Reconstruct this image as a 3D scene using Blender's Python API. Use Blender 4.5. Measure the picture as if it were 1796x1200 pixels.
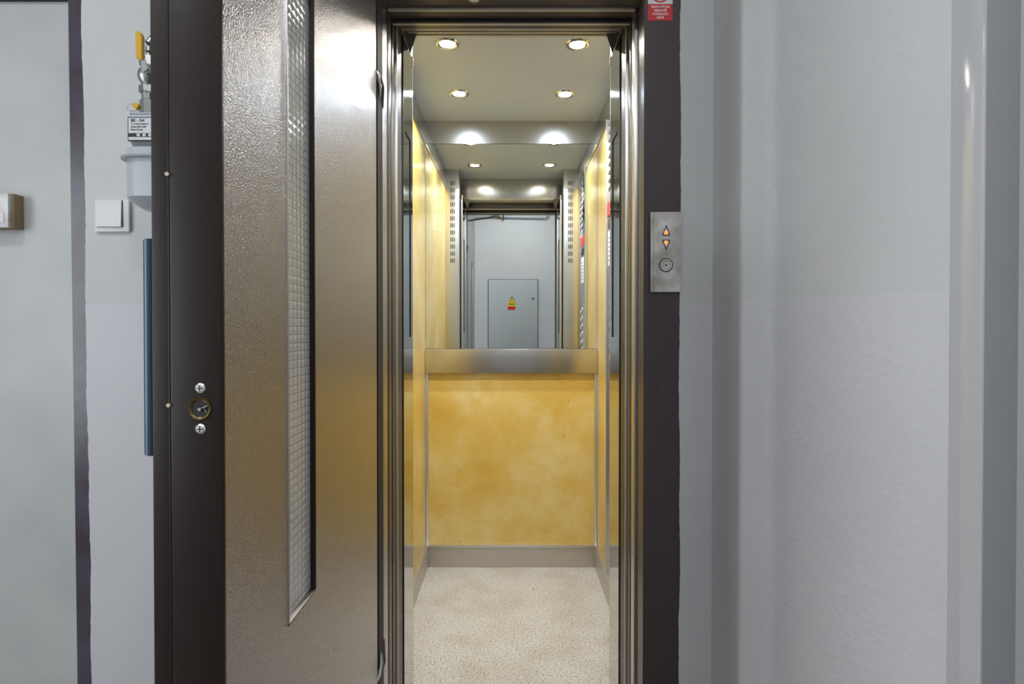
import bpy, bmesh, math, random
from mathutils import Vector, Matrix
random.seed(7)
PI = math.pi
S = bpy.context.scene
C = S.collection
for o in list(bpy.data.objects): bpy.data.objects.remove(o)

# ------------------------------------------------------------ camera
# world: X right, Y into the picture, Z up, metres; floor at 0
CZ = 1.14
cam = bpy.data.cameras.new('camera'); co = bpy.data.objects.new('camera', cam); C.objects.link(co)
cam.sensor_width = 36; cam.lens = 1028/1796*36
PITCH = 0.6
co.location = (0, 0, CZ); co.rotation_euler = (math.radians(90-PITCH), 0, 0)
cam.shift_x = 1/1796; cam.shift_y = -(23-1028*math.tan(math.radians(PITCH)))/1796
cam.clip_start = 0.01
S.camera = co
# ------------------------------------------------------------ world, exposure
w = bpy.data.worlds.new('world'); S.world = w; w.use_nodes = True
w.node_tree.nodes['Background'].inputs[0].default_value = (.6, .68, .8, 1)
w.node_tree.nodes['Background'].inputs[1].default_value = 0.15
S.view_settings.view_transform = 'Standard'; S.view_settings.look = 'None'
S.view_settings.exposure = 0.0; S.view_settings.gamma = 1; S.view_settings.use_curve_mapping = False
# light strengths (the lamps themselves are built further down)
P_HALL = 10.0; P_HALL2 = 10.0; P_WIN = 15.0      # added corridor ceiling lamps and added window, all out of view
P_SPOT = 4.1       # cabin downlights
SPOT_FRONT = (1.0, .94, .87); SPOT_REAR = (.76, .88, 1.0)

# ------------------------------------------------------------ materials
def srgb(r, g, b):
    f = lambda c: (c/255/12.92) if c/255 <= .04045 else ((c/255+.055)/1.055)**2.4
    return (f(r), f(g), f(b), 1)
def newmat(name):
    m = bpy.data.materials.new(name); m.use_nodes = True
    nt = m.node_tree; return m, nt, nt.nodes['Principled BSDF']
def mat(name, col, rough=.5, metal=0, bump=None, spec=.5, coat=0, var=None, emit=None, aniso=None):
    """bump=(scale, strength, distance[, stretch]); var=(scale, colour2, amount)"""
    m, nt, p = newmat(name); N = nt.nodes.new; L = nt.links.new
    p.inputs['Base Color'].default_value = col
    p.inputs['Roughness'].default_value = rough; p.inputs['Metallic'].default_value = metal
    p.inputs['Specular IOR Level'].default_value = spec; p.inputs['Coat Weight'].default_value = coat
    tc = N('ShaderNodeTexCoord')
    if var:
        n = N('ShaderNodeTexNoise'); n.inputs['Scale'].default_value = var[0]; n.inputs['Detail'].default_value = 5
        L(tc.outputs['Object'], n.inputs['Vector'])
        r = N('ShaderNodeValToRGB'); r.color_ramp.elements[0].position = .35; r.color_ramp.elements[1].position = .65
        r.color_ramp.elements[0].color = col; r.color_ramp.elements[1].color = var[1]
        L(n.outputs['Fac'], r.inputs['Fac']); L(r.outputs['Color'], p.inputs['Base Color'])
    if bump:
        n = N('ShaderNodeTexNoise'); n.inputs['Scale'].default_value = bump[0]; n.inputs['Detail'].default_value = 3
        mp = N('ShaderNodeMapping')
        if len(bump) > 3: mp.inputs['Scale'].default_value = bump[3]
        L(tc.outputs['Object'], mp.inputs['Vector']); L(mp.outputs[0], n.inputs['Vector'])
        b = N('ShaderNodeBump'); b.inputs['Strength'].default_value = bump[1]; b.inputs['Distance'].default_value = bump[2]
        L(n.outputs['Fac'], b.inputs['Height']); L(b.outputs[0], p.inputs['Normal'])
    if emit:
        p.inputs['Emission Color'].default_value = emit[0]; p.inputs['Emission Strength'].default_value = emit[1]
    return m

def wall_mat(name, up, low, split=1.20, scale=60, strength=.6):
    """plaster: two coats of paint meeting at height `split`, orange-peel relief"""
    m, nt, p = newmat(name); N = nt.nodes.new; L = nt.links.new
    g = N('ShaderNodeNewGeometry'); s = N('ShaderNodeSeparateXYZ'); L(g.outputs['Position'], s.inputs[0])
    gt = N('ShaderNodeMath'); gt.operation = 'GREATER_THAN'; gt.inputs[1].default_value = split; L(s.outputs['Z'], gt.inputs[0])
    mx = N('ShaderNodeMix'); mx.data_type = 'RGBA'; L(gt.outputs[0], mx.inputs['Factor'])
    mx.inputs['A'].default_value = low; mx.inputs['B'].default_value = up
    n0 = N('ShaderNodeTexNoise'); n0.inputs['Scale'].default_value = 3; n0.inputs['Detail'].default_value = 4
    L(g.outputs['Position'], n0.inputs['Vector'])
    hv = N('ShaderNodeMapRange'); hv.inputs['To Min'].default_value = .92; hv.inputs['To Max'].default_value = 1.08; L(n0.outputs['Fac'], hv.inputs['Value'])
    mu = N('ShaderNodeMix'); mu.data_type = 'RGBA'; mu.blend_type = 'MULTIPLY'; mu.inputs['Factor'].default_value = 1
    L(mx.outputs['Result'], mu.inputs['A']); L(hv.outputs[0], mu.inputs['B']); L(mu.outputs['Result'], p.inputs['Base Color'])
    r = N('ShaderNodeMapRange'); r.inputs['To Min'].default_value = .52; r.inputs['To Max'].default_value = .6; L(gt.outputs[0], r.inputs['Value'])
    L(r.outputs[0], p.inputs['Roughness'])
    n = N('ShaderNodeTexNoise'); n.inputs['Scale'].default_value = scale; n.inputs['Detail'].default_value = 4; n.inputs['Roughness'].default_value = .6
    L(g.outputs['Position'], n.inputs['Vector'])
    n2 = N('ShaderNodeTexNoise'); n2.inputs['Scale'].default_value = 6; L(g.outputs['Position'], n2.inputs['Vector'])
    mm = N('ShaderNodeMath'); mm.operation = 'MULTIPLY'; L(n.outputs['Fac'], mm.inputs[0]); L(n2.outputs['Fac'], mm.inputs[1])
    b = N('ShaderNodeBump'); b.inputs['Strength'].default_value = strength; b.inputs['Distance'].default_value = .004
    L(mm.outputs[0], b.inputs['Height']); L(b.outputs[0], p.inputs['Normal'])
    return m

def laminate_mat():
    m, nt, p = newmat('yellow_laminate'); N = nt.nodes.new; L = nt.links.new
    g = N('ShaderNodeNewGeometry')
    n = N('ShaderNodeTexNoise'); n.inputs['Scale'].default_value = 4.5; n.inputs['Detail'].default_value = 7; n.inputs['Roughness'].default_value = .62
    n.inputs['Distortion'].default_value = .25
    L(g.outputs['Position'], n.inputs['Vector'])
    r = N('ShaderNodeValToRGB'); cr = r.color_ramp
    cr.elements[0].position = .33; cr.elements[0].color = srgb(204, 167, 70)
    cr.elements[1].position = .68; cr.elements[1].color = srgb(222, 201, 138)
    e = cr.elements.new(.5); e.color = srgb(213, 183, 96)
    L(n.outputs['Fac'], r.inputs['Fac'])
    v = N('ShaderNodeTexNoise'); v.inputs['Scale'].default_value = 26; v.inputs['Detail'].default_value = 3
    L(g.outputs['Position'], v.inputs['Vector'])
    sp = N('ShaderNodeMapRange'); sp.inputs['From Min'].default_value = .22; sp.inputs['From Max'].default_value = .3
    sp.inputs['To Min'].default_value = .6; L(v.outputs['Fac'], sp.inputs['Value'])
    mu = N('ShaderNodeMix'); mu.data_type = 'RGBA'; mu.blend_type = 'MULTIPLY'; mu.inputs['Factor'].default_value = 1
    L(r.outputs[0], mu.inputs['A']); L(sp.outputs[0], mu.inputs['B'])
    L(mu.outputs['Result'], p.inputs['Base Color'])
    p.inputs['Roughness'].default_value = .3; p.inputs['Specular IOR Level'].default_value = .6; p.inputs['Coat Weight'].default_value = .6; p.inputs['Coat Roughness'].default_value = .18
    return m

def floor_mat():
    m, nt, p = newmat('speckled_vinyl'); N = nt.nodes.new; L = nt.links.new
    g = N('ShaderNodeNewGeometry')
    n = N('ShaderNodeTexNoise'); n.inputs['Scale'].default_value = 150; n.inputs['Detail'].default_value = 7; n.inputs['Roughness'].default_value = .8; L(g.outputs['Position'], n.inputs['Vector'])
    r = N('ShaderNodeValToRGB'); cr = r.color_ramp
    cr.elements[0].position = .40; cr.elements[0].color = srgb(84, 78, 70)
    cr.elements[1].position = .56; cr.elements[1].color = srgb(194, 192, 186)
    e = cr.elements.new(.46); e.color = srgb(170, 164, 155)
    L(n.outputs['Fac'], r.inputs['Fac'])
    n2 = N('ShaderNodeTexNoise'); n2.inputs['Scale'].default_value = 6; n2.inputs['Detail'].default_value = 6; L(g.outputs['Position'], n2.inputs['Vector'])
    r2 = N('ShaderNodeValToRGB'); r2.color_ramp.elements[0].position = .36; r2.color_ramp.elements[0].color = (.88, .84, .78, 1)
    r2.color_ramp.elements[1].position = .58; r2.color_ramp.elements[1].color = (1, 1, 1, 1); L(n2.outputs['Fac'], r2.inputs['Fac'])
    mu = N('ShaderNodeMix'); mu.data_type = 'RGBA'; mu.blend_type = 'MULTIPLY'; mu.inputs['Factor'].default_value = 1
    L(r.outputs[0], mu.inputs['A']); L(r2.outputs[0], mu.inputs['B'])
    n3 = N('ShaderNodeTexNoise'); n3.inputs['Scale'].default_value = 17; n3.inputs['Detail'].default_value = 5; L(g.outputs['Position'], n3.inputs['Vector'])
    sc = N('ShaderNodeMapRange'); sc.inputs['From Min'].default_value = .24; sc.inputs['From Max'].default_value = .30; sc.inputs['To Min'].default_value = .35
    L(n3.outputs['Fac'], sc.inputs['Value'])
    m3 = N('ShaderNodeMix'); m3.data_type = 'RGBA'; m3.blend_type = 'MULTIPLY'; m3.inputs['Factor'].default_value = 1
    L(mu.outputs['Result'], m3.inputs['A']); L(sc.outputs[0], m3.inputs['B'])
    L(m3.outputs['Result'], p.inputs['Base Color']); p.inputs['Roughness'].default_value = .45
    return m

def hammered_mat():
    m, nt, p = newmat('hammered_silver_paint'); N = nt.nodes.new; L = nt.links.new
    g = N('ShaderNodeNewGeometry')
    n = N('ShaderNodeTexNoise'); n.inputs['Scale'].default_value = 390; n.inputs['Detail'].default_value = 1.5; L(g.outputs['Position'], n.inputs['Vector'])
    p.inputs['Base Color'].default_value = srgb(184, 181, 182)
    p.inputs['Metallic'].default_value = 1; p.inputs['Roughness'].default_value = .25
    b = N('ShaderNodeBump'); b.inputs['Strength'].default_value = 1; b.inputs['Distance'].default_value = .0016
    L(n.outputs['Fac'], b.inputs['Height']); L(b.outputs[0], p.inputs['Normal'])
    return m

def wire_glass_mat():
    m, nt, p = newmat('wired_glass'); N = nt.nodes.new; L = nt.links.new
    g = N('ShaderNodeNewGeometry'); s = N('ShaderNodeSeparateXYZ'); L(g.outputs['Position'], s.inputs[0])
    def band(ax, per, wd):
        d = N('ShaderNodeMath'); d.operation = 'DIVIDE'; d.inputs[1].default_value = per; L(s.outputs[ax], d.inputs[0])
        f = N('ShaderNodeMath'); f.operation = 'FRACT'; L(d.outputs[0], f.inputs[0])
        a = N('ShaderNodeMath'); a.operation = 'SUBTRACT'; a.inputs[1].default_value = .5; L(f.outputs[0], a.inputs[0])
        b = N('ShaderNodeMath'); b.operation = 'ABSOLUTE'; L(a.outputs[0], b.inputs[0])
        return b
    by, bz = band('Y', .0165, .1), band('Z', .0125, .1)
    mi = N('ShaderNodeMath'); mi.operation = 'MINIMUM'; L(by.outputs[0], mi.inputs[0]); L(bz.outputs[0], mi.inputs[1])
    lt = N('ShaderNodeMath'); lt.operation = 'LESS_THAN'; lt.inputs[1].default_value = .07; L(mi.outputs[0], lt.inputs[0])
    mx = N('ShaderNodeMix'); mx.data_type = 'RGBA'; L(lt.outputs[0], mx.inputs['Factor'])
    mx.inputs['A'].default_value = (.78, .8, .8, 1); mx.inputs['B'].default_value = (.42, .42, .41, 1)
    L(mx.outputs['Result'], p.inputs['Base Color'])
    p.inputs['Roughness'].default_value = .16; p.inputs['Transmission Weight'].default_value = .35
    p.inputs['Specular IOR Level'].default_value = .8
    b = N('ShaderNodeBump'); b.inputs['Strength'].default_value = .5; b.inputs['Distance'].default_value = .003
    L(mi.outputs[0], b.inputs['Height']); L(b.outputs[0], p.inputs['Normal'])
    return m

M = {}
M['wall'] = wall_mat('wall_plaster', srgb(193, 195, 196), srgb(196, 197, 201))
M['wall_r'] = wall_mat('wall_plaster_coarse', srgb(198, 200, 201), srgb(201, 202, 205), scale=75, strength=.9)
M['ceil'] = mat('ceiling_paint', srgb(215, 215, 212), .8)
M['hallfloor'] = mat('corridor_tile', srgb(120, 112, 100), .4, var=(8, srgb(140, 130, 118), 1))
M['greydoor'] = mat('grey_door_paint', srgb(184, 187, 186), .45, var=(5, srgb(174, 177, 177), 1), bump=(60, .15, .002))
M['darkframe'] = mat('dark_violet_frame_paint', srgb(70, 66, 82), .28, var=(14, srgb(58, 48, 56), 1), bump=(30, .2, .002))
M['brown'] = mat('dark_brown_frame_paint', srgb(66, 56, 58), .34, bump=(90, .12, .0015))
M['brown_leaf'] = mat('dark_brown_door_paint', srgb(32, 22, 20), .4, spec=.3, bump=(90, .12, .0015))
M['rubber'] = mat('black_seal', srgb(22, 20, 24), .6)
M['hammer'] = hammered_mat()
M['wireglass'] = wire_glass_mat()
M['steel'] = mat('brushed_steel', srgb(190, 186, 180), .3, 1, bump=(40, .12, .001, (1, 1, 14)))
M['steel_h'] = mat('brushed_steel_horizontal', srgb(206, 203, 198), .24, 1, bump=(40, .12, .001, (.6, 6, 14)))
M['steel_v'] = mat('brushed_steel_vertical', srgb(198, 197, 194), .35, 1, bump=(60, .12, .001, (14, 14, .5)))
M['steel_dull'] = mat('dull_steel', srgb(140, 132, 124), .38, 1)
M['steel_pol'] = mat('polished_steel', srgb(190, 190, 188), .07, 1, bump=(6, .1, .002))
M['bronze'] = mat('bronze_strip', srgb(118, 106, 92), .3, 1)
M['alu'] = mat('aluminium', srgb(215, 215, 215), .3, .9)
M['brass'] = mat('brass_trim', srgb(190, 160, 90), .3, 1)
M['mirror'] = mat('mirror_silver', (.86, .89, .87, 1), 0.0, 1)
M['yellow'] = laminate_mat()
M['vinyl'] = floor_mat()
M['cabceil'] = mat('cabin_ceiling_paint', srgb(168, 180, 200), .35)
M['white_pl'] = mat('white_plastic', srgb(214, 216, 218), .35)
M['white_gloss'] = mat('white_gloss_paint', srgb(190, 192, 197), .12, bump=(14, .1, .002))
M['grey_side'] = mat('grey_painted_steel', srgb(140, 142, 146), .4)
M['meter'] = mat('meter_grey_paint', srgb(172, 178, 184), .3)
M['meter_lbl'] = mat('meter_white_label', srgb(200, 203, 205), .5)
M['black'] = mat('black_ink', srgb(25, 25, 28), .6)
M['galv'] = mat('galvanised_pipe', srgb(170, 172, 172), .3, .9)
M['lever'] = mat('yellow_lever_plastic', srgb(206, 160, 28), .4)
M['red'] = mat('red_sticker', srgb(200, 40, 46), .45)
M['whitest'] = mat('white_sticker', srgb(215, 215, 215), .45)
M['whiteink'] = mat('white_ink', srgb(235, 225, 225), .5)
M['yellowst'] = mat('yellow_sticker', srgb(225, 200, 40), .45)
M['plate'] = mat('worn_aluminium_plate', srgb(216, 216, 214), .45, .1, var=(22, srgb(164, 157, 148), 1))
M['ledorange'] = mat('orange_indicator', srgb(220, 90, 30), .4, emit=((1, .25, .05, 1), 1.6))
M['lens_f'] = mat('lamp_lens_warm', (1, 1, 1, 1), .3, emit=((1, .92, .82, 1), 170))
M['lens_r'] = mat('lamp_lens_cool', (1, 1, 1, 1), .3, emit=((.72, .85, 1, 1), 230))
M['daylight'] = mat('added_daylight_pane', (.8, .85, .9, 1), .2, emit=((.9, .95, 1, 1), 4))  # glow of the added, unseen corridor window
M['diff'] = mat('added_lamp_diffuser', (.9, .9, .9, 1), .5, emit=((.94, .97, 1, 1), 6))  # glow of the added, unseen corridor lamps
M['chrome'] = mat('chrome', srgb(210, 210, 208), .12, 1)
M['bluegrip'] = mat('blue_grey_handle', srgb(66, 84, 102), .3, .4)
M['dullbrass'] = mat('tarnished_brass', srgb(120, 105, 70), .35, 1)
M['darkmetal'] = mat('dark_closer_metal', srgb(90, 92, 92), .4, .6)
M['gusset'] = mat('grey_brown_bracket', srgb(128, 120, 114), .4, .3)
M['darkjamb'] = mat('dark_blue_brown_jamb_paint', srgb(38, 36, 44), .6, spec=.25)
M['steel_dark'] = mat('dark_steel', srgb(96, 92, 90), .42, 1)
M['skirt'] = mat('scuffed_steel_skirting', srgb(202, 196, 188), .45, .9)
M['beige'] = mat('pale_zinc_trim', srgb(196, 192, 174), .35, .3)
M['arm'] = mat('beige_closer_arm_paint', srgb(190, 184, 160), .4)
M['ochre'] = mat('ochre_shadow', srgb(150, 128, 100), .6)  # shadow tone beside the lock box
M['slot'] = mat('dark_slot', srgb(40, 40, 42), .6)
M['panel_glass'] = mat('grey_door_glass', srgb(150, 158, 160), .03, .85)
M['cab_paint'] = mat('cabinet_grey_paint', srgb(176, 182, 184), .4)

# ------------------------------------------------------------ mesh helpers
class MB:
    def __init__(s): s.bm = bmesh.new()
    def box(s, x0, x1, y0, y1, z0, z1, bev=0):
        t = bmesh.new()
        bmesh.ops.create_cube(t, size=1)
        for v in t.verts:
            v.co = Vector(((x0+x1)/2+v.co.x*(x1-x0), (y0+y1)/2+v.co.y*(y1-y0), (z0+z1)/2+v.co.z*(z1-z0)))
        if bev: bmesh.ops.bevel(t, geom=t.edges[:], offset=bev, segments=2, affect='EDGES', profile=.6)
        return s.add(t)
    def add(s, t, mx=None):
        if mx: bmesh.ops.transform(t, matrix=mx, verts=t.verts)
        me = bpy.data.meshes.new('tmp'); t.to_mesh(me); t.free(); s.bm.from_mesh(me); bpy.data.meshes.remove(me); return s
    def cyl(s, c, r, h, axis='Z', seg=32, r2=None, bev=0):
        t = bmesh.new(); bmesh.ops.create_cone(t, cap_ends=True, segments=seg, radius1=r, radius2=r if r2 is None else r2, depth=h)
        if bev: bmesh.ops.bevel(t, geom=[e for e in t.edges if len([f for f in e.link_faces if len(f.verts) > 4]) == 1], offset=bev, segments=2, affect='EDGES')
        R = {'Z': Matrix(), 'X': Matrix.Rotation(PI/2, 4, 'Y'), 'Y': Matrix.Rotation(-PI/2, 4, 'X')}[axis]
        return s.add(t, Matrix.Translation(c) @ R)
    def tube(s, pts, r, seg=12):
        """round tube through points"""
        pts = [Vector(p) for p in pts]; rings = []
        up = Vector((0, 0, 1))
        for i, p in enumerate(pts):
            d = (pts[min(i+1, len(pts)-1)]-pts[max(i-1, 0)]).normalized()
            a = d.cross(up) if abs(d.z) < .95 else d.cross(Vector((1, 0, 0)))
            a.normalize(); b = d.cross(a).normalized()
            rr = r[i] if isinstance(r, (list, tuple)) else r
            rings.append([s.bm.verts.new(p+rr*(math.cos(2*PI*k/seg)*a+math.sin(2*PI*k/seg)*b)) for k in range(seg)])
        for A, B in zip(rings, rings[1:]):
            for k in range(seg): s.bm.faces.new((A[k], A[(k+1) % seg], B[(k+1) % seg], B[k]))
        s.bm.faces.new(rings[0][::-1]); s.bm.faces.new(rings[-1]); return s
    def lathe(s, prof, c, axis='Z', seg=40):
        """prof: list of (radius, height) closed loop or open"""
        t = bmesh.new(); rings = []
        for r, h in prof:
            rings.append([t.verts.new((r*math.cos(2*PI*k/seg), r*math.sin(2*PI*k/seg), h)) for k in range(seg)] if r > 1e-6 else [t.verts.new((0, 0, h))])
        for A, B in zip(rings, rings[1:]):
            for k in range(seg):
                q = [A[k % len(A)], A[(k+1) % len(A)], B[(k+1) % len(B)], B[k % len(B)]]
                u = [];  [u.append(v) for v in q if v not in u]
                if len(u) > 2: t.faces.new(u)
        R = {'Z': Matrix(), 'X': Matrix.Rotation(PI/2, 4, 'Y'), 'Y': Matrix.Rotation(-PI/2, 4, 'X')}[axis]
        return s.add(t, Matrix.Translation(c) @ R)
    def prism(s, poly, a, b, axis='Z'):
        """poly in the plane normal to axis; Z:(x,y)  Y:(x,z)  X:(y,z)"""
        f = {'Z': lambda p, h: (p[0], p[1], h), 'Y': lambda p, h: (p[0], h, p[1]), 'X': lambda p, h: (h, p[0], p[1])}[axis]
        A = [s.bm.verts.new(f(p, a)) for p in poly]; B = [s.bm.verts.new(f(p, b)) for p in poly]; n = len(poly)
        s.bm.faces.new(A); s.bm.faces.new(B[::-1])
        for i in range(n): s.bm.faces.new((A[i], B[i], B[(i+1) % n], A[(i+1) % n]))
        return s
    def build(s, name, m, parent=None, smooth=True):
        bm = s.bm
        bmesh.ops.recalc_face_normals(bm, faces=bm.faces)
        root = parent
        while root is not None and root.parent is not None: root = root.parent
        if root is not None: bmesh.ops.translate(bm, verts=bm.verts, vec=-root.location)
        me = bpy.data.meshes.new(name); bm.to_mesh(me); bm.free()
        o = bpy.data.objects.new(name, me); C.objects.link(o); o.parent = parent
        me.materials.append(M[m])
        if smooth:
            me.polygons.foreach_set('use_smooth', [True]*len(me.polygons)); me.set_sharp_from_angle(angle=math.radians(32))
        return o
def tag(o, label, cat, group=None):
    o['label'] = label; o['category'] = cat
    if group: o['group'] = group
    return o
def thing(name, loc, label, cat, group=None):
    o = bpy.data.objects.new(name, None); C.objects.link(o); o.location = loc; o.empty_display_size = .05
    return tag(o, label, cat, group)
def struct(mb, name, m):
    o = mb.build(name, m); o['kind'] = 'structure'; return o
def text(body, name, size, loc, rot, m, parent, align='CENTER', bold=.0, depth=.0002, sx=1):
    cu = bpy.data.curves.new(name, 'FONT'); cu.body = body; cu.size = size; cu.align_x = align; cu.align_y = 'CENTER'
    cu.extrude = depth; cu.offset = bold; cu.resolution_u = 3; cu.space_line = .8
    t = bpy.data.objects.new('tmp', cu); C.objects.link(t)
    me = bpy.data.meshes.new_from_object(t); bpy.data.objects.remove(t); bpy.data.curves.remove(cu)
    root = parent
    while root.parent is not None: root = root.parent
    mx = Matrix.Translation(Vector(loc)-root.location) @ rot @ Matrix.Diagonal((sx, 1, 1, 1))
    me.transform(mx); me.name = name
    o = bpy.data.objects.new(name, me); C.objects.link(o); o.parent = parent; me.materials.clear(); me.materials.append(M[m]); return o
FRONT = Matrix.Rotation(PI/2, 4, 'X')                                  # text facing -Y
BACK = Matrix.Rotation(PI, 4, 'Z') @ FRONT                             # text facing +Y
LEFT = Matrix.Rotation(-PI/2, 4, 'Z') @ FRONT                          # text facing -X

# ------------------------------------------------------------ key planes
YW = 1.395; YF = 1.385          # corridor wall face, elevator frame face
XO = .312                       # half width of the opening
YB = 2.80; XC = .41             # cabin back wall, half width
ZC = 2.13; ZL = 1.995           # cabin ceiling, lintel underside
HZ = 1.905                      # landing header underside

# ============================================================ SETTING
f = MB(); f.box(-2.6, 1.2, -1.4, 1.54, -.05, 0); struct(f, 'floor', 'hallfloor')
f = MB(); f.box(-2.6, 1.2, -1.4, 1.50, 2.75, 2.8); struct(f, 'ceiling', 'ceil')
def wavy(mb, x, xb, y, z0, z1, amp, wdt, n=150, slant=0):
    """plaster lip with an uneven edge that laps over a frame"""
    poly = []
    for i in range(n+1):
        z = z0+(z1-z0)*i/n
        k = amp*(math.sin(z*7+x*9)*.5+math.sin(z*23+1)*.3+random.uniform(-.3, .3))
        poly.append((x+k+slant*(z-z0)/(z1-z0), z))
    poly += [(xb, z1), (xb, z0)]
    mb.prism(poly, y, YW+.02, 'Y')
wf = MB()
wf.box(-2.6, -1.97, YW, 1.50, 0, 2.75); wf.box(-1.97, -.985, 1.3862, 1.50, 1.96, 2.75)
wf.box(-.985, -.403, 1.3862, 1.50, 0, 2.75); wf.box(-.403, .399, YW, 1.50, 2.0, 2.75); wf.box(.405, .50, 1.383, 1.50, 0, 2.75)
wavy(wf, .3975, .405, 1.383, 0, 2.0, .0028, .01)
wavy(wf, -.9975, -.985, 1.3862, 0, 1.96, .003, .0, slant=-.0135)
struct(wf, 'wall_front', 'wall')
wr = MB()
def rounded(pts, r, n=6):
    out = []
    for i, p in enumerate(pts):
        p = Vector(p)
        if i in (0, len(pts)-1) or r[i] == 0: out.append(tuple(p)); continue
        a = (Vector(pts[i-1])-p).normalized(); b = (Vector(pts[i+1])-p).normalized()
        for k in range(n+1):
            t = k/n; out.append(tuple((p+a*r[i])*(1-t)**2+p*2*t*(1-t)+(p+b*r[i])*t*t))
    return out
line = rounded([(.474, 1.42), (.474, 1.212), (.534, 1.206), (.664, .889), (.90, .889)], [0, .012, .02, 0, 0])
wr.prism(line+[(1.2, .889), (1.2, 1.42)], 0, 2.75, 'Z')
wr.box(.715, 1.2, .85, .889, 0, 2.75)
wr.box(.80, 1.2, -1.4, .84, 0, 2.75)
struct(wr, 'wall_right', 'wall_r')
wb = MB(); wb.box(-.41, .80, -1.4, -.97, 0, 2.75, 0); wb.box(-2.6, -.41, -1.45, -1.3, 0, 2.75); struct(wb, 'wall_back', 'wall')
wl = MB(); wl.box(-2.7, -2.6, -1.4, 1.5, 0, 2.75); struct(wl, 'wall_left', 'wall')
# door frame at the right edge of the picture
t2 = MB(); t2.box(.664, .668, .830, .889, 0, 2.1, .001); t2.prism([(.664, .830), (.664, .826), (.714, .826), (.714, .846), (.668, .846), (.668, .830)], 0, 2.1, 'Z')
o = struct(t2, 'trim_2', 'white_gloss')
t3 = MB(); t3.box(.6665, .713, .8245, .8260, 0, 2.1, .0005); p = t3.build('frame_face', 'grey_side', o)
# grey door at the left
t1 = MB()
t1.prism([(-1.032, 0), (-.994, 0), (-1.0095, 1.955), (-1.0435, 1.955)], 1.3875, 1.44, 'Y')
t1.box(-1.98, -1.040, 1.3875, 1.405, 1.918, 1.955, .002); t1.box(-1.98, -1.945, 1.3875, 1.44, 0, 1.918, .002)
struct(t1, 'trim_1', 'darkframe')
d1 = MB(); d1.prism([(-1.945, .008), (-1.0325, .008), (-1.044, 1.917), (-1.945, 1.917)], 1.400, 1.43, 'Y')
d1 = struct(d1, 'door_1', 'greydoor')
b = MB(); b.box(-1.28, -1.1625, 1.372, 1.401, 1.376, 1.456, .001); b.build('lock_box_shadow', 'ochre', d1)  # shadow beside the lock box, modelled as an ochre patch
b = MB(); b.box(-1.29, -1.1670, 1.362, 1.374, 1.3755, 1.455, .002); lb = b.build('lock_box', 'plate', d1)
b = MB(); b.box(-1.29, -1.1765, 1.3605, 1.3625, 1.387, 1.410, .001); b.build('name_label', 'whitest', lb)

# ============================================================ ELEVATOR LANDING FRAME
fr = thing('elevator_door_frame', (0, YF, 0), 'dark brown painted steel frame around the narrow elevator opening', 'door frame')
b = MB(); b.prism([(XO, YF), (.4, YF), (.4, 1.48), (XO+.008, 1.48), (XO+.008, 1.415), (XO, 1.41)], 0, 2.0, 'Z')
b.build('jamb', 'brown', fr)
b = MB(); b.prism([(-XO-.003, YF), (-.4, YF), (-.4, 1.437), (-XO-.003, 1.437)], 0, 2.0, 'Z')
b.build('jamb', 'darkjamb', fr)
b = MB(); b.box(-XO-.014, -XO-.003, 1.4375, 1.490, 0, 2.0, .0015); o = b.build('jamb_strip', 'hammer', fr); o['label'] = 'silver hammered strip'
b = MB(); b.box(-.4, .4, YF, 1.43, 1.955, 2.0, .001); b.box(-.4, .4, 1.43, 1.49, 1.950, 2.0, .001)
b.box(-.4, .4, 1.494, 1.541, 1.950, 2.0, .001); b.build('header', 'brown', fr)
b = MB(); b.box(-XO, XO, 1.4865, 1.4945, 1.944, 1.956, .001); b.build('header_lip', 'beige', fr)
for sx in (-1, 1):
    b = MB(); b.box(min(sx*(XO+.003), sx*.345), max(sx*(XO+.003), sx*.345), 1.503, 1.540, 0, 1.949, .0015); o = b.build('steel_strip', 'steel_v' if sx > 0 else 'brown', fr); o['label'] = 'bright steel strip' if sx > 0 else 'dark painted strip'
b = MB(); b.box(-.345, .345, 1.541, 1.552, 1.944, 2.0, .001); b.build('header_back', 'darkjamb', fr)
b = MB(); b.lathe([(0, -.001), (.007, -.0008), (.0078, .001)], (.35, YF, 1.0), 'Y'); b.lathe([(.0075, -.0), (.0085, -.0004), (.009, .001)], (.349, YF, 1.0), 'Y'); b.build('plug', 'brown', fr)
for x in (-.19, .19):
    b = MB(); b.lathe([(0, -.0022), (.003, -.002), (.0048, -.0008), (.005, 0)], (x, 1.445, 1.950), 'Z', 20)
    o = b.build('screw', 'chrome', fr)

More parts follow.
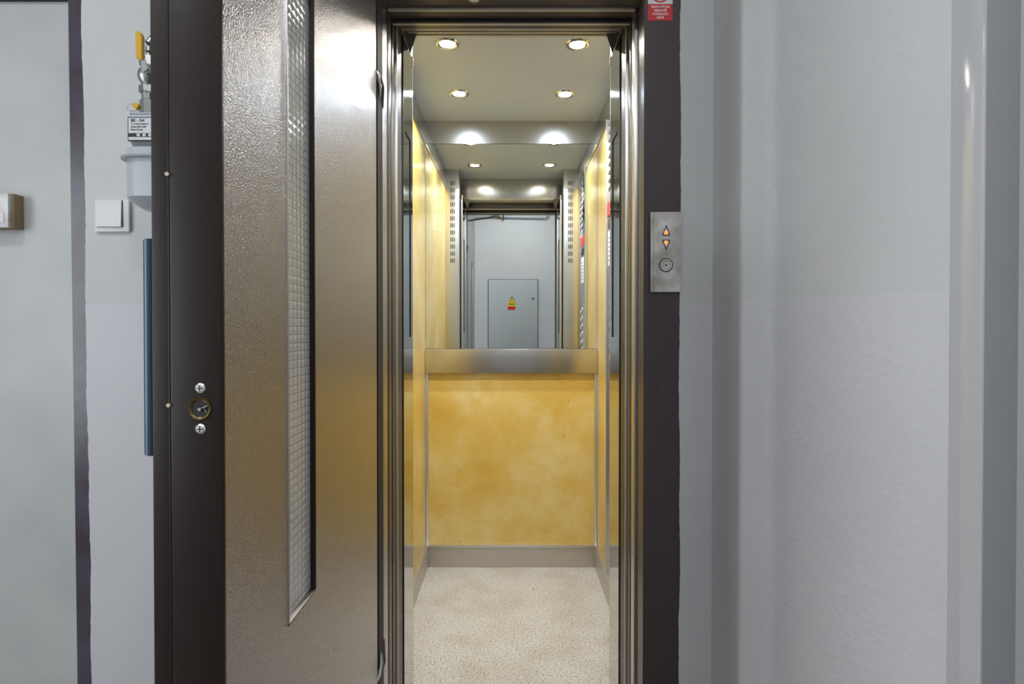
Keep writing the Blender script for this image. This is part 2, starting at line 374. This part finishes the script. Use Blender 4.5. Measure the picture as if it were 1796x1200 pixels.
# ============================================================ ELEVATOR CABIN
cab = thing('elevator_cabin', (0, 2.2, 0), 'narrow elevator cabin with yellow laminate walls, brushed steel trim and speckled floor', 'elevator')
b = MB(); b.box(-.40, .40, YB, YB+.03, .10, .93); b.build('back_panel', 'yellow', cab)
for sx in (-1, 1):
    x0, x1 = sorted((sx*XC, sx*(XC+.03)))
    b = MB(); b.box(x0, x1, 1.6, YB+.03, 0, 2.015); b.build('side_panel', 'yellow', cab)
    b = MB(); b.box(x0, x1, 1.6, YB+.03, 2.022, ZC); b.build('top_band', 'steel_h', cab)
    xa, xb = sorted((sx*(XC-.004), sx*(XC+.03)))
    b = MB(); b.box(xa, xb, 1.951, YB, 2.012, 2.022, .001); b.build('edge_trim', 'brass', cab)
    # corner profile below the rail
    xa, xb = sorted((sx*(XC-.014), sx*(XC)))
    b = MB(); b.box(xa, xb, YB-.012, YB, .10, .93, .003); b.build('corner_profile', 'alu', cab)
    # skirting
    xa, xb = sorted((sx*(XC-.011), sx*(XC)))
    b = MB(); b.box(xa, xb, 1.951, YB, 0, .098, .001); b.build('skirting', 'skirt', cab)
    xa, xb = sorted((sx*(XC-.013), sx*(XC)))
    b = MB(); b.box(xa, xb, 1.951, YB, .098, .104, .001); b.build('skirting_trim', 'alu', cab)
b = MB(); b.box(-XC, XC, YB, YB+.03, 2.022, ZC); b.build('top_band', 'steel_h', cab)
b = MB(); b.box(-XC, XC, YB+.012, YB+.03, .93, 2.022); b.build('mirror_backing', 'steel_dull', cab)
b = MB(); b.box(-XC+.011, XC-.011, YB-.011, YB, 0, .096, .001); b.build('skirting', 'skirt', cab)
b = MB(); b.box(-XC+.011, XC-.011, YB-.013, YB, .096, .106, .002); b.build('skirting_trim', 'alu', cab)
b = MB(); b.box(-XC, XC, 1.62, YB+.03, -.03, 0); b.build('floor_panel', 'vinyl', cab)
b = MB(); b.box(-XC, XC, 1.565, 1.62, -.03, .001); b.build('door_sill', 'steel_dull', cab)
b = MB(); b.box(-XC-.03, XC+.03, 1.6, YB+.03, ZC, ZC+.03); b.build('ceiling_panel', 'cabceil', cab)
b = MB(); b.box(-XC, XC, 1.62, 1.725, ZL+.006, ZC, .001); b.build('lintel', 'steel_h', cab)
b = MB(); b.box(-XC, XC, 1.6, 1.725, ZL+.003, ZL+.006)
for k in range(5): b.box(-.30, .30, 1.636+k*.018, 1.645+k*.018, ZL-.004, ZL+.003, .0008)
b.build('door_track', 'beige', cab)
b = MB(); b.box(-.345, .345, 1.565, 1.584, 1.955, ZC, .001); b.build('front_header', 'beige', cab)
b = MB(); b.box(-.345, .345, 1.5845, 1.612, 1.962, ZC, .001); b.build('header_recess', 'steel_dark', cab)
for sx in (-1, 1):
    def bx(mb, a, c, y0, y1, z0, z1, bev=.001):
        x0, x1 = sorted((sx*a, sx*c)); mb.box(x0, x1, y0, y1, z0, z1, bev)
    b = MB(); bx(b, .316, .34, 1.562, 1.592, 0, ZL, .002); o = b.build('jamb_strip', 'bronze', cab); o['label'] = 'bronze coloured strip'
    b = MB(); bx(b, .3105, .34, 1.598, 1.607, 0, ZL, .002); b.build('jamb_bead', 'steel_v', cab)
    b = MB(); bx(b, .314, .345, 1.614, 1.684, 0, ZL, .002); b.build('front_jamb', 'steel_dark', cab)
    # return column with ventilation slots, facing the back of the cabin
    b = MB(); bx(b, .347, .4099, 1.62, 1.868, .0, 2.01); bx(b, .327, .4099, 1.868, 1.950, 0, 2.01, .002); bx(b, .327, .4099, 1.868, 1.950, 2.01, ZC, .0); colm = b.build('return_column', 'steel_v', cab)
    b = MB()
    for r in range(12):
        b = MB()
        for q in range(3):
            xx = sx*(.366-.0105*(q-1)); zz = 2.045-r*.0437
            b.box(xx-.0028, xx+.0028, 1.9495, 1.9506, zz-.013, zz+.013)
        b.build('vent_slot', 'slot', colm)
    # gusset in the top corner of the doorway
    b = MB()
    P = [Vector(p) for p in ((sx*.3125, 1.70, ZL), (sx*.272, 1.70, ZL), (sx*.292, 1.70, 1.14+480*1.70/1028), (sx*.3125, 1.80, ZL))]
    vv = [b.bm.verts.new(p) for p in P]
    for fc in ((0, 1, 2), (1, 3, 2), (0, 2, 3), (0, 3, 1)): b.bm.faces.new([vv[i] for i in fc])
    b.build('corner_gusset', 'gusset', cab)

mir = MB(); mir.box(-XC+.001, XC-.001, YB-.0, YB+.006, 1.046, 2.02, .0); mo = mir.build('wall_mirror', 'mirror')
tag(mo, 'large frameless mirror on the upper back wall of the elevator cabin', 'mirror')
hr = MB(); hr.box(-XC+.0012, XC-.0012, YB-.023, YB+.0, .93, 1.044, .002); ho = hr.build('handrail', 'steel_h')
tag(ho, 'wide flat brushed steel handrail under the cabin mirror', 'handrail')

# folding cabin doors, folded open at each side
def folding_door(sx, label):
    t = thing('folding_door', (sx*.32, 1.77, 0), label, 'elevator door', 'folded inner doors of the elevator cabin')
    def bx(mb, a, c, y0, y1, z0, z1, bev=.001):
        x0, x1 = sorted((sx*a, sx*c)); mb.box(x0, x1, y0, y1, z0, z1, bev)
    for n, (a, c) in enumerate(((.3105, .3225), (.329, .341))):
        zt, zb = 1.722, 1.115
        b = MB()
        bx(b, a, c, 1.692, 1.716, .012, 1.985, 0); bx(b, a, c, 1.816, 1.846, .012, 1.985, 0)
        bx(b, a, c, 1.716, 1.816, .012, zb, 0); bx(b, a, c, 1.716, 1.816, zt, 1.985, 0)
        pn = b.build('door_panel', 'steel_pol', t)
        b = MB(); bx(b, a+.003, c-.003, 1.716, 1.816, zb, zt, 0); b.build('window_glass', 'panel_glass', pn)
        b = MB()
        bx(b, a+.0005, a+.003, 1.716, 1.7185, zb, zt, 0); bx(b, a+.0005, a+.003, 1.8135, 1.816, zb, zt, 0)
        bx(b, a+.0005, a+.003, 1.7185, 1.8135, zt-.003, zt, 0); b.build('window_seal', 'slot', pn)
    for a in (.3095, .3275):
        b = MB(); b.cyl((sx*(a+.007), 1.850, 1.0), .0062, 1.93, 'Z', 20); b.build('edge_profile', 'alu', t)
    b = MB(); b.cyl((sx*.3155, 1.850, 1.979), .0072, .028, 'Z', 20); b.build('hinge_pin', 'steel_dull', t)
folding_door(-1, 'polished steel folding door folded flat at the left side of the cabin entrance')
folding_door(1, 'polished steel folding door folded flat at the right side of the cabin entrance')

# cabin operating panel on the right wall
cp = thing('control_panel', (.40, 2.28, 0), 'full height polished steel control panel on the right cabin wall beside the folding door', 'control panel')
b = MB(); b.box(.3955, XC-.0002, 2.10, 2.44, .11, 2.01, .0015); b.build('faceplate', 'steel_pol', cp)
b = MB(); b.box(.3935, XC-.0002, 2.4405, 2.447, .11, 2.01, .0015); b.build('edge_bead', 'alu', cp)
for r in range(6):
    for q in range(2):
        c = (.3935, 2.335-.055*q, 1.245-.0437*r-.012*q)
        b = MB(); b.lathe([(0, -.0035), (.011, -.003), (.0145, 0), (.0145, .003)], c, 'X', 24)
        b.build('button', 'alu', cp)
for r in range(9):
    b = MB()
    for q in range(4): b.box(.3950, .3956, 2.22+q*.045, 2.255+q*.045, 1.70+r*.033, 1.712+r*.033)
    b.build('vent_slot', 'slot', cp)
b = MB(); b.box(.3945, .3955, 2.26, 2.42, 1.60, 1.655, .0002); b.build('notice_sticker', 'red', cp)
b = MB(); b.box(.3945, .3955, 2.28, 2.40, 1.395, 1.535, .0002); b.build('instruction_plate', 'whitest', cp)
b = MB(); b.box(.3945, .3955, 2.29, 2.39, 1.548, 1.588, .0002); b.build('display', 'black', cp)
b = MB()
for r in range(6): b.box(.3942, .3945, 2.295, 2.385, 1.415+r*.018, 1.419+r*.018)
b.build('printed_lines', 'black', cp)

# downlights
def downlight(x, y, lens, colr, label):
    t = thing('recessed_downlight', (x, y, ZC), label, 'ceiling light', 'recessed downlights in the cabin ceiling')
    b = MB(); b.lathe([(.027, .0), (.027, -.002), (.033, -.005), (.040, -.004), (.0425, 0)], (x, y, ZC), 'Z'); b.build('trim_ring', 'chrome', t)
    b = MB(); b.lathe([(0, -.0035), (.022, -.003), (.0265, -.0005)], (x, y, ZC), 'Z'); b.build('lamp_lens', lens, t)
    l = bpy.data.lights.new('downlight_beam', 'AREA'); l.shape = 'DISK'; l.size = .05; l.energy = P_SPOT; l.color = colr; l.spread = math.radians(128)
    lo = bpy.data.objects.new('downlight_beam', l); C.objects.link(lo); lo.location = (0, 0, -.008); lo.parent = t
    return t
downlight(-.222, 2.045, 'lens_f', SPOT_FRONT, 'warm downlight at the front left of the cabin ceiling')
downlight(.230, 2.050, 'lens_f', SPOT_FRONT, 'warm downlight at the front right of the cabin ceiling')
downlight(-.220, 2.475, 'lens_r', SPOT_REAR, 'cool white downlight at the rear left of the cabin ceiling near the mirror')
downlight(.226, 2.480, 'lens_r', SPOT_REAR, 'cool white downlight at the rear right of the cabin ceiling near the mirror')

# ============================================================ OPEN LANDING DOOR
ld = thing('elevator_door', (-XO-.02, 1.38, 0), 'open elevator landing door with silver hammered face, dark brown edge and narrow wired window', 'door')
LX0, LX1 = -.3705, -.3155; Y0, Y1 = .644, 1.372; WY0, WY1, WZ0, WZ1 = .826, .940, .722, 1.67; ZT = 1.94
b = MB()
b.box(LX0, LX1, Y0, WY0, .012, ZT); b.box(LX0, LX1, WY1, Y1, .012, ZT)
b.box(LX0, LX1, WY0, WY1, .012, WZ0); b.box(LX0, LX1, WY0, WY1, WZ1, ZT)
leaf = b.build('door_leaf', 'hammer', ld)
b = MB(); b.box(LX0, LX1+.0012, Y0-.008, Y0, .012, ZT, .002); ep = b.build('edge_profile', 'brown_leaf', ld); ep['label'] = 'dark brown edge'
b = MB(); b.box(-.4000, LX0, .652, 1.36, .012, ZT, .0015); b.box(LX0-.002, LX0, Y0-.0078, .652, .012, ZT, .0008); b.build('rebate_lip', 'brown_leaf', ld)
b = MB(); b.box(-.327, -.3225, WY0+.001, WY1-.001, WZ0+.001, WZ1-.001); b.build('window_glass', 'wireglass', ld)
b = MB(); b.box(LX0, LX1+.0015, WY1-.004, WY1, WZ0, WZ1, .0005); b.build('window_bead', 'brown_leaf', ld)
b = MB(); b.box(-.3225, LX1+.0015, WY0, WY0+.0025, WZ0, WZ1, .0005); b.build('window_bead', 'alu', ld)
b = MB(); b.prism([(-.3225, WZ0+.002), (LX1+.001, WZ0), (LX1+.001, WZ0-.004), (-.3225, WZ0-.004)], WY0, WY1, 'Y'); b.build('window_sill', 'steel_dull', ld)
# lock
lx, lz = -.3384, 1.0534; ly = Y0-.008
b = MB(); b.lathe([(.0105, .008), (.0105, -.001), (.0118, -.0018), (.0128, 0), (.0128, .004)], (lx, ly, lz), 'Y'); lk = b.build('lock_ring', 'dullbrass', ld)
b = MB(); b.lathe([(0, .0005), (.0105, .0002)], (lx, ly-.0004, lz), 'Y'); b.build('keyhole', 'black', lk)
b = MB(); b.cyl((lx+.001, ly-.002, lz-.0005), .0019, .004, 'Y', 16, bev=.0004); b.tube([(lx+.001, ly-.0015, lz), (lx+.009, ly-.0012, lz+.003)], .0009, 8); b.tube([(lx+.004, ly-.001, lz+.001), (lx+.008, ly-.001, lz-.004)], .0006, 8); b.build('latch_pin', 'steel', lk)
b = MB(); b.lathe([(.0092, .0), (.0100, -.0006), (.0106, .0)], (lx, ly-.0006, lz-.0002), 'Y'); b.build('inner_bevel', 'dullbrass', lk)
for dz in (.0222, -.0222):
    b = MB(); b.lathe([(0, -.0018), (.004, -.0014), (.0056, 0)], (lx+.0005, ly-.0004, lz+dz), 'Y', 24)
    bmesh.ops.scale(b.bm, vec=(1, 1, 1), verts=b.bm.verts); sc = b.build('screw', 'alu', ld)
    b = MB(); b.box(lx-.0028, lx+.0038, ly-.0024, ly-.0018, lz+dz-.0005, lz+dz+.0005); b.box(lx, lx+.001, ly-.0024, ly-.0018, lz+dz-.0033, lz+dz+.0033)
    b.build('cross_slot', 'black', sc)
for zz in (1.3075, 1.057):
    b = MB(); b.cyl((LX0-.0018, ly-.0005, zz), .0022, .002, 'Y', 12); b.build('rivet', 'arm', ld)
# pull handle on the corridor face
hx = -.4305
b = MB(); b.cyl((hx, .70, 1.118), .0075, .258, 'Z', 24, bev=.0015); hd = b.build('pull_handle', 'bluegrip', ld)
for zz in (1.01, 1.225):
    b = MB(); b.cyl(((hx-.400)/2, .70, zz), .005, abs(hx+.400), 'X', 16); b.build('handle_mount', 'bluegrip', hd)
# hinges
for zz, s in ((1.715, 1), (.338, -1)):
    b = MB(); b.tube([(-.3175, 1.368, zz+.03*s), (-.314, 1.382, zz+.02*s), (-.3125, 1.395, zz), (-.314, 1.403, zz-.024*s)], [.002, .005, .0055, .002], 14)
    hn = b.build('hinge', 'chrome', ld)
    b = MB(); b.tube([(-.3155, 1.402, zz+.030*s), (-.314, 1.425, zz+.012*s), (-.3165, 1.442, zz-.035*s)], [.004, .007, .003], 14); b.build('hinge_cover', 'brown', hn)

# door closer arm between header and leaf
dc = thing('door_closer_arm', (-.08, 1.36, 1.92), 'beige door closer arm fixed at the top of the elevator doorway', 'door closer')
b = MB()
b.prism([(-.1500, 1.9495), (-.0880, 1.9495), (-.0790, 1.9400), (-.0760, 1.9290), (-.0800, 1.9230), (-.0880, 1.9210), (-.0960, 1.9225), (-.1350, 1.9470)], 1.405, 1.413, 'Y')
b.build('link_arm', 'arm', dc)
b = MB(); b.cyl((-.0850, 1.408, 1.9295), .0032, .012, 'Y', 20); b.build('pivot_screw', 'dullbrass', dc)
b = MB(); b.tube([(-.115, 1.398, 1.944), (-.335, 1.18, 1.952)], .006, 12); b.build('long_arm', 'darkmetal', dc)
b = MB(); b.box(-.348, -.322, 1.14, 1.20, 1.9405, 1.958, .003); b.build('foot_bracket', 'darkmetal', dc)

# ============================================================ CALL PANEL, STICKER, SWITCH
cl = thing('call_panel', (.3615, YF, 1.32), 'worn metal call panel with two orange lit arrows and a round key button', 'call panel')
cx = .3625; pz0, pz1 = 1.2265, 1.4145
b = MB(); b.box(.3265, .3985, YF-.009, YF, pz0, pz1, .0025); fp = b.build('faceplate', 'plate', cl)
b = MB(); b.box(.3255, .3290, YF-.0075, YF, pz0+.001, pz1-.001, .001); b.box(.3325, .3334, YF-.0096, YF-.0085, pz0+.003, pz1-.003); b.build('side_groove', 'steel_dull', cl)
def arrow(z, s, nm):
    b = MB(); o_ = [(-.0095, -.0125*s), (.0095, -.0125*s), (0, .0125*s)]; i_ = [(-.0068, -.0108*s), (.0068, -.0108*s), (0, .0078*s)]
    A = [[b.bm.verts.new((cx+p[0], YF-y, z+p[1])) for p in q] for q in (o_, i_) for y in (.0104, .0090)]
    for k in range(3):
        j = (k+1) % 3
        b.bm.faces.new((A[0][k], A[0][j], A[2][j], A[2][k])); b.bm.faces.new((A[0][k], A[1][k], A[1][j], A[0][j])); b.bm.faces.new((A[2][k], A[2][j], A[3][j], A[3][k]))
    fr_ = b.build(nm, 'slot', cl)
    b = MB(); b.prism([(cx+p[0], z+p[1]) for p in i_], YF-.0094, YF-.0088, 'Y'); b.build('arrow_window', 'alu', fr_)
    b = MB(); b.lathe([(0, -.0012), (.003, -.0009), (.0046, 0)], (cx, YF-.0094, z-.0055*s), 'Y', 20); o2 = b.build('indicator_lamp', 'ledorange', fr_)
arrow(1.3715, 1, 'arrow_up'); arrow(1.3365, -1, 'arrow_down')
b = MB(); b.lathe([(.0105, 0), (.0115, -.0028), (.0135, -.0028), (.0150, 0)], (cx, YF-.009, 1.2895), 'Y', 36); kb = b.build('button_ring', 'chrome', cl)
b = MB(); b.lathe([(.0148, 0), (.0152, -.0008), (.0162, -.0006), (.0164, 0)], (cx, YF-.009, 1.2895), 'Y', 36); b.build('button_dark_ring', 'slot', cl)  # thin dark ring around the button
b = MB(); b.lathe([(0, -.0012), (.009, -.0012), (.0105, 0)], (cx, YF-.009, 1.2895), 'Y', 36); k2 = b.build('button_face', 'plate', cl)
b = MB(); b.lathe([(0, -.0017), (.0022, -.0017), (.0024, 0)], (cx, YF-.009, 1.2895), 'Y', 20); b.build('button_pin', 'black', k2)

st = thing('warning_sticker', (.3495, YF, 1.86), 'red and white prohibition sticker at the top of the right frame post', 'sticker')
b = MB(); b.box(.3205, .3785, YF-.0006, YF, 1.9030, 1.955); b.build('white_field', 'whitest', st)
b = MB(); b.box(.3205, .3785, YF-.0007, YF, 1.8645, 1.9030); b.build('red_field', 'red', st)
b = MB(); b.lathe([(.0185, 0), (.0185, -.0003), (.0222, -.0003), (.0222, 0)], (.3495, YF-.0006, 1.9285), 'Y', 48)
b.add(bmesh.new()); t_ = bmesh.new(); bmesh.ops.create_cube(t_, size=1)
b.add(t_, Matrix.Translation((.3495, YF-.0008, 1.9285)) @ Matrix.Rotation(PI/4, 4, 'Y') @ Matrix.Diagonal((.038, .0004, .0035, 1))); b.build('prohibition_ring', 'red', st)
b = MB(); b.box(.3415, .3435, YF-.0008, YF-.0005, 1.914, 1.937); b.box(.3555, .3575, YF-.0008, YF-.0005, 1.914, 1.937); b.box(.3415, .3575, YF-.0008, YF-.0005, 1.936, 1.938); b.box(.3490, .3500, YF-.0008, YF-.0005, 1.912, 1.936); b.build('elevator_pictogram', 'black', st)
for k, tx in enumerate(('TENTO VÝTAH', 'NESLOUŽÍ', 'K EVAKUACI', 'OSOB')):
    text(tx, 'lettering', .0072, (.3495, YF-.0009, 1.8960-.0083*k), FRONT, 'whiteink', st, bold=.0002, sx=.9)

sw = thing('light_switch', (-.936, 1.3862, 1.40), 'white square rocker light switch on the wall below the gas meter', 'light switch')
b = MB(); b.box(-.977, -.897, 1.3862-.009, 1.3862, 1.368, 1.443, .0025); b.build('wall_plate', 'white_pl', sw)
b = MB(); b.box(-.972, -.911, 1.3862-.0105, 1.3862-.009, 1.3785, 1.4415, .0006); b.build('inner_frame', 'slot', sw)
b = MB(); b.prism([(1.3862-.0095, 1.379), (1.3862-.0155, 1.379), (1.3862-.012, 1.441), (1.3862-.0095, 1.441)], -.9715, -.9125, 'X'); b.build('rocker', 'white_pl', sw)

# ============================================================ GAS METER AND PIPE
gx0, gx1 = -.800, -.59; gy = 1.22
gm = thing('gas_meter', (-.695, 1.30, 1.40), 'grey domestic gas meter with a white printed dial plate half hidden by the open door', 'gas meter')
b = MB(); b.prism([(gy, 1.585), (gy+.004, 1.592), (1.36, 1.592), (1.36, 1.48), (gy+.05, 1.512), (gy, 1.530)], gx0+.001, gx1, 'X'); bmesh.ops.bevel(b.bm, geom=b.bm.edges[:], offset=.006, segments=3, affect='EDGES'); b.build('counter_housing', 'meter', gm)
b = MB(); b.box(gx0+.005, gx1-.005, gy-.0015, gy, 1.529, 1.579, .0003); b.build('dial_rim', 'black', gm)
b = MB(); b.box(gx0+.007, gx1-.007, gy-.0022, gy-.001, 1.5455, 1.577, .0002); lb = b.build('dial_plate', 'meter_lbl', gm)
b = MB(); b.box(gx0+.007, gx1-.007, gy-.0022, gy-.001, 1.5315, 1.5375, .0002); b.build('maker_strip', 'meter_lbl', gm)
text('BK - G4', 'lettering', .0085, (gx0+.012, gy-.0024, 1.5715), FRONT, 'black', lb, 'LEFT', .0002)
for k, tx in enumerate(('V 1,2 dm3 Qmax 6', 'Qmin 0,04 m3/h', 'Pmax 0,5 bar')): text(tx, 'lettering', .0048, (gx0+.012, gy-.0024, 1.5645-.006*k), FRONT, 'black', lb, 'LEFT', .0001)
b = MB()
for k in range(8): b.box(gx0+.024+.012*k, gx0+.031+.012*k, gy-.0024, gy-.001, 1.5390, 1.5445, .0002)
b.build('counter_digits', 'meter_lbl', gm)
# body with seam flange and domed underside
b = MB()
def rr(x0, x1, y0, y1, r, n=5):
    out = []
    for cx_, cy_, a0 in ((x1-r, y1-r, 0), (x0+r, y1-r, 90), (x0+r, y0+r, 180), (x1-r, y0+r, 270)):
        for k in range(n+1):
            a = math.radians(a0+90*k/n); out.append((cx_+r*math.cos(a), cy_+r*math.sin(a)))
    return out
def loft(mb, rings):
    R = [[mb.bm.verts.new((p[0], p[1], z)) for p in poly] for poly, z in rings]; n = len(R[0])
    for A, B in zip(R, R[1:]):
        for k in range(n): mb.bm.faces.new((A[k], A[(k+1) % n], B[(k+1) % n], B[k]))
    mb.bm.faces.new(R[0][::-1]); mb.bm.faces.new(R[-1])
BX = (gx0-.020, gx1-.002, gy+.005, 1.37)
def ins(d, r): return rr(BX[0]+d, BX[1]-d, BX[2]+d, BX[3]-d, r)
loft(b, [(ins(.045, .03), 1.3905), (ins(.02, .04), 1.399), (ins(.006, .042), 1.410), (ins(0, .04), 1.418), (ins(0, .04), 1.500)])
b.build('lower_body', 'meter', gm)
b = MB(); loft(b, [(ins(0, .04), 1.503), (ins(0, .04), 1.520), (ins(.02, .03), 1.535)]); b.build('upper_body', 'meter', gm)
b = MB(); loft(b, [(ins(-.009, .045), 1.498), (ins(-.011, .047), 1.501), (ins(-.009, .045), 1.505)]); b.build('seam_flange', 'meter', gm)
b = MB(); b.box(-.738, -.70, gy+.002, gy+.005, 1.440, 1.470, .0005); b.build('paper_label', 'whitest', gm)
b = MB(); b.cyl((-.783, 1.27, 1.612), .017, .04, 'Z', 8, bev=.002); b.build('inlet_union', 'galv', gm)
b = MB(); b.tube([(-.785, 1.24, 1.600), (-.800, 1.235, 1.597), (-.808, 1.235, 1.604), (-.800, 1.235, 1.613), (-.787, 1.24, 1.610)], .0007, 6); b.build('seal_wire', 'galv', gm)
b = MB(); b.cyl((-.786, 1.235, 1.607), .006, .01, 'Y', 16); b.build('lead_seal', 'lever', gm)
gp = thing('gas_pipe', (-.755, 1.27, 1.64), 'galvanised gas pipe with a yellow lever valve above the grey meter', 'pipe')
b = MB(); b.cyl((-.783, 1.27, 1.645), .013, .024, 'Z', 20)
b.tube([(-.783, 1.27, 1.66), (-.783, 1.27, 1.735), (-.781, 1.271, 1.755), (-.770, 1.275, 1.772), (-.75, 1.28, 1.78), (-.60, 1.30, 1.785), (-.56, 1.31, 1.80), (-.55, 1.31, 1.84), (-.55, 1.31, 2.75)], .0095, 16); b.build('riser', 'galv', gp)
b = MB(); b.cyl((-.783, 1.27, 1.655), .018, .018, 'Z', 6, bev=.002); b.cyl((-.783, 1.27, 1.715), .017, .022, 'Z', 6, bev=.002)
b.lathe([(.012, -.02), (.019, -.01), (.021, 0), (.019, .01), (.012, .02)], (-.783, 1.27, 1.685)); b.cyl((-.767, 1.25, 1.685), .008, .03, 'Y', 16); b.build('ball_valve', 'galv', gp)
b = MB(); b.tube([(-.783, 1.27, 1.735), (-.783, 1.27, 1.738), (-.783, 1.27, 1.741)], .0145, 20)
for k in range(3): b.cyl((-.783, 1.27, 1.728+.008*k), .0125, .004, 'Z', 20)
b.build('thread_coupling', 'galv', gp)
b = MB(); b.prism([(-.772, 1.678), (-.762, 1.676), (-.766, 1.703), (-.777, 1.706)], 1.232, 1.235, 'Y'); b.cyl((-.767, 1.232, 1.685), .007, .005, 'Y', 6); b.build('lever_shank', 'galv', gp)
b = MB(); b.prism([(-.7845, 1.706), (-.7705, 1.7005), (-.7705, 1.750), (-.773, 1.758), (-.778, 1.762), (-.7855, 1.762)], 1.229, 1.239, 'Y')
bmesh.ops.bevel(b.bm, geom=b.bm.edges[:], offset=.0015, segments=2, affect='EDGES'); b.build('lever', 'lever', gp)

# ============================================================ WHAT THE MIRROR SHOWS BEHIND THE CAMERA
ec = thing('electrical_cabinet', (0, -.97, 1.2), 'pale grey flush electrical cabinet door seen in the mirror with a yellow warning sign', 'cabinet')
b = MB(); b.box(-.262, .298, -.970, -.962, .86, 1.695, .001); b.build('frame', 'slot', ec)
b = MB(); b.box(-.255, .292, -.964, -.952, .866, 1.69, .003); b.build('door', 'cab_paint', ec)
b = MB(); b.cyl((.243, -.951, 1.478), .011, .006, 'Y', 20); b.build('lock', 'black', ec)
wsn = thing('warning_sign', (.01, -.951, 1.43), 'small yellow and red electrical hazard sign on the cabinet in the mirror', 'sign')
b = MB(); b.prism([(-.026, 1.447), (.034, 1.447), (.004, 1.507)], -.952, -.9505, 'Y'); tr = b.build('triangle', 'yellowst', wsn)
b = MB(); b.prism([(.008, 1.492), (-.003, 1.472), (.004, 1.472), (.001, 1.454), (.012, 1.476), (.005, 1.476)], -.9505, -.950, 'Y'); b.build('lightning_bolt', 'black', wsn)
b = MB()
for p, q in (((-.026, 1.447), (.004, 1.507)), ((.004, 1.507), (.034, 1.447)), ((.034, 1.447), (-.026, 1.447))): b.tube([(p[0], -.9500, p[1]), (q[0], -.9500, q[1])], .0022, 6)
b.build('triangle_border', 'black', wsn)
b = MB(); b.box(-.040, .044, -.952, -.9505, 1.385, 1.447); b.build('yellow_field', 'yellowst', wsn)
b = MB(); b.box(-.040, .044, -.9505, -.950, 1.353, 1.392); b.build('red_field', 'red', wsn)
b = MB(); b.box(-.030, .034, -.9504, -.950, 1.412, 1.422); b.build('printed_bar', 'slot', wsn)
pp = MB(); pp.tube([(-.43, -.94, 2.395), (-.2, -.94, 2.393), (.385, -.94, 2.380), (.397, -.94, 2.392), (.398, -.94, 2.745)], .013, 14)
pp = pp.build('conduit_pipe', 'meter'); tag(pp, 'thin grey pipe along the wall above the electrical cabinet in the mirror', 'pipe')
b = MB(); b.box(-.10, -.084, -.968, -.925, 2.36, 2.42, .002); b.build('pipe_clip', 'slot', pp)

# corridor window, added out of view on the left to light the walls
wn = MB()
for a in ((-1.25, -1.19, .45, 2.15), (-.05, .01, .45, 2.15), (-.64, -.60, .5, 2.1)): wn.box(-2.6, -2.555, a[0], a[1], a[2], a[3], .003)
for a in ((.45, .51), (2.09, 2.15)): wn.box(-2.6, -2.555, -1.25, .01, a[0], a[1], .003)
wn = struct(wn, 'added_window_1', 'white_gloss')
b = MB(); b.box(-2.59, -2.585, -1.19, -.05, .51, 2.09); b.build('pane', 'daylight', wn)
l = bpy.data.lights.new('added_daylight', 'AREA'); l.shape = 'RECTANGLE'; l.size = 1.58; l.size_y = 1.14; l.energy = P_WIN; l.color = (.93, .96, 1)
lo = bpy.data.objects.new('added_daylight', l); C.objects.link(lo); lo.location = (-2.55, -.62, 1.30); lo.rotation_euler = (0, -PI/2, 0)

# corridor ceiling lamps, added out of view behind and beside the camera as fill
def added_hall_lamp(x, y, label, power):
    t = thing('added_corridor_lamp', (x, y, 2.75), label, 'ceiling light', 'added round lamps on the corridor ceiling, out of view')
    b = MB(); b.lathe([(0, 0), (.17, 0), (.17, -.03), (.155, -.035)], (x, y, 2.75)); b.build('lamp_base', 'white_pl', t)
    b = MB(); b.lathe([(.155, -.03), (.14, -.05), (.09, -.062), (0, -.066)], (x, y, 2.75)); b.build('added_lamp_diffuser', 'diff', t)
    l = bpy.data.lights.new('added_lamp_glow', 'AREA'); l.shape = 'DISK'; l.size = .28; l.energy = power; l.color = (.97, .98, 1)
    lo = bpy.data.objects.new('added_lamp_glow', l); C.objects.link(lo); lo.location = (0, 0, -.072); lo.parent = t
added_hall_lamp(-1.27, .08, 'added round white lamp, out of view, on the corridor ceiling left of the elevator', P_HALL)
added_hall_lamp(.10, -.25, 'added round white lamp, out of view, on the corridor ceiling in front of the electrical cabinet', P_HALL2)
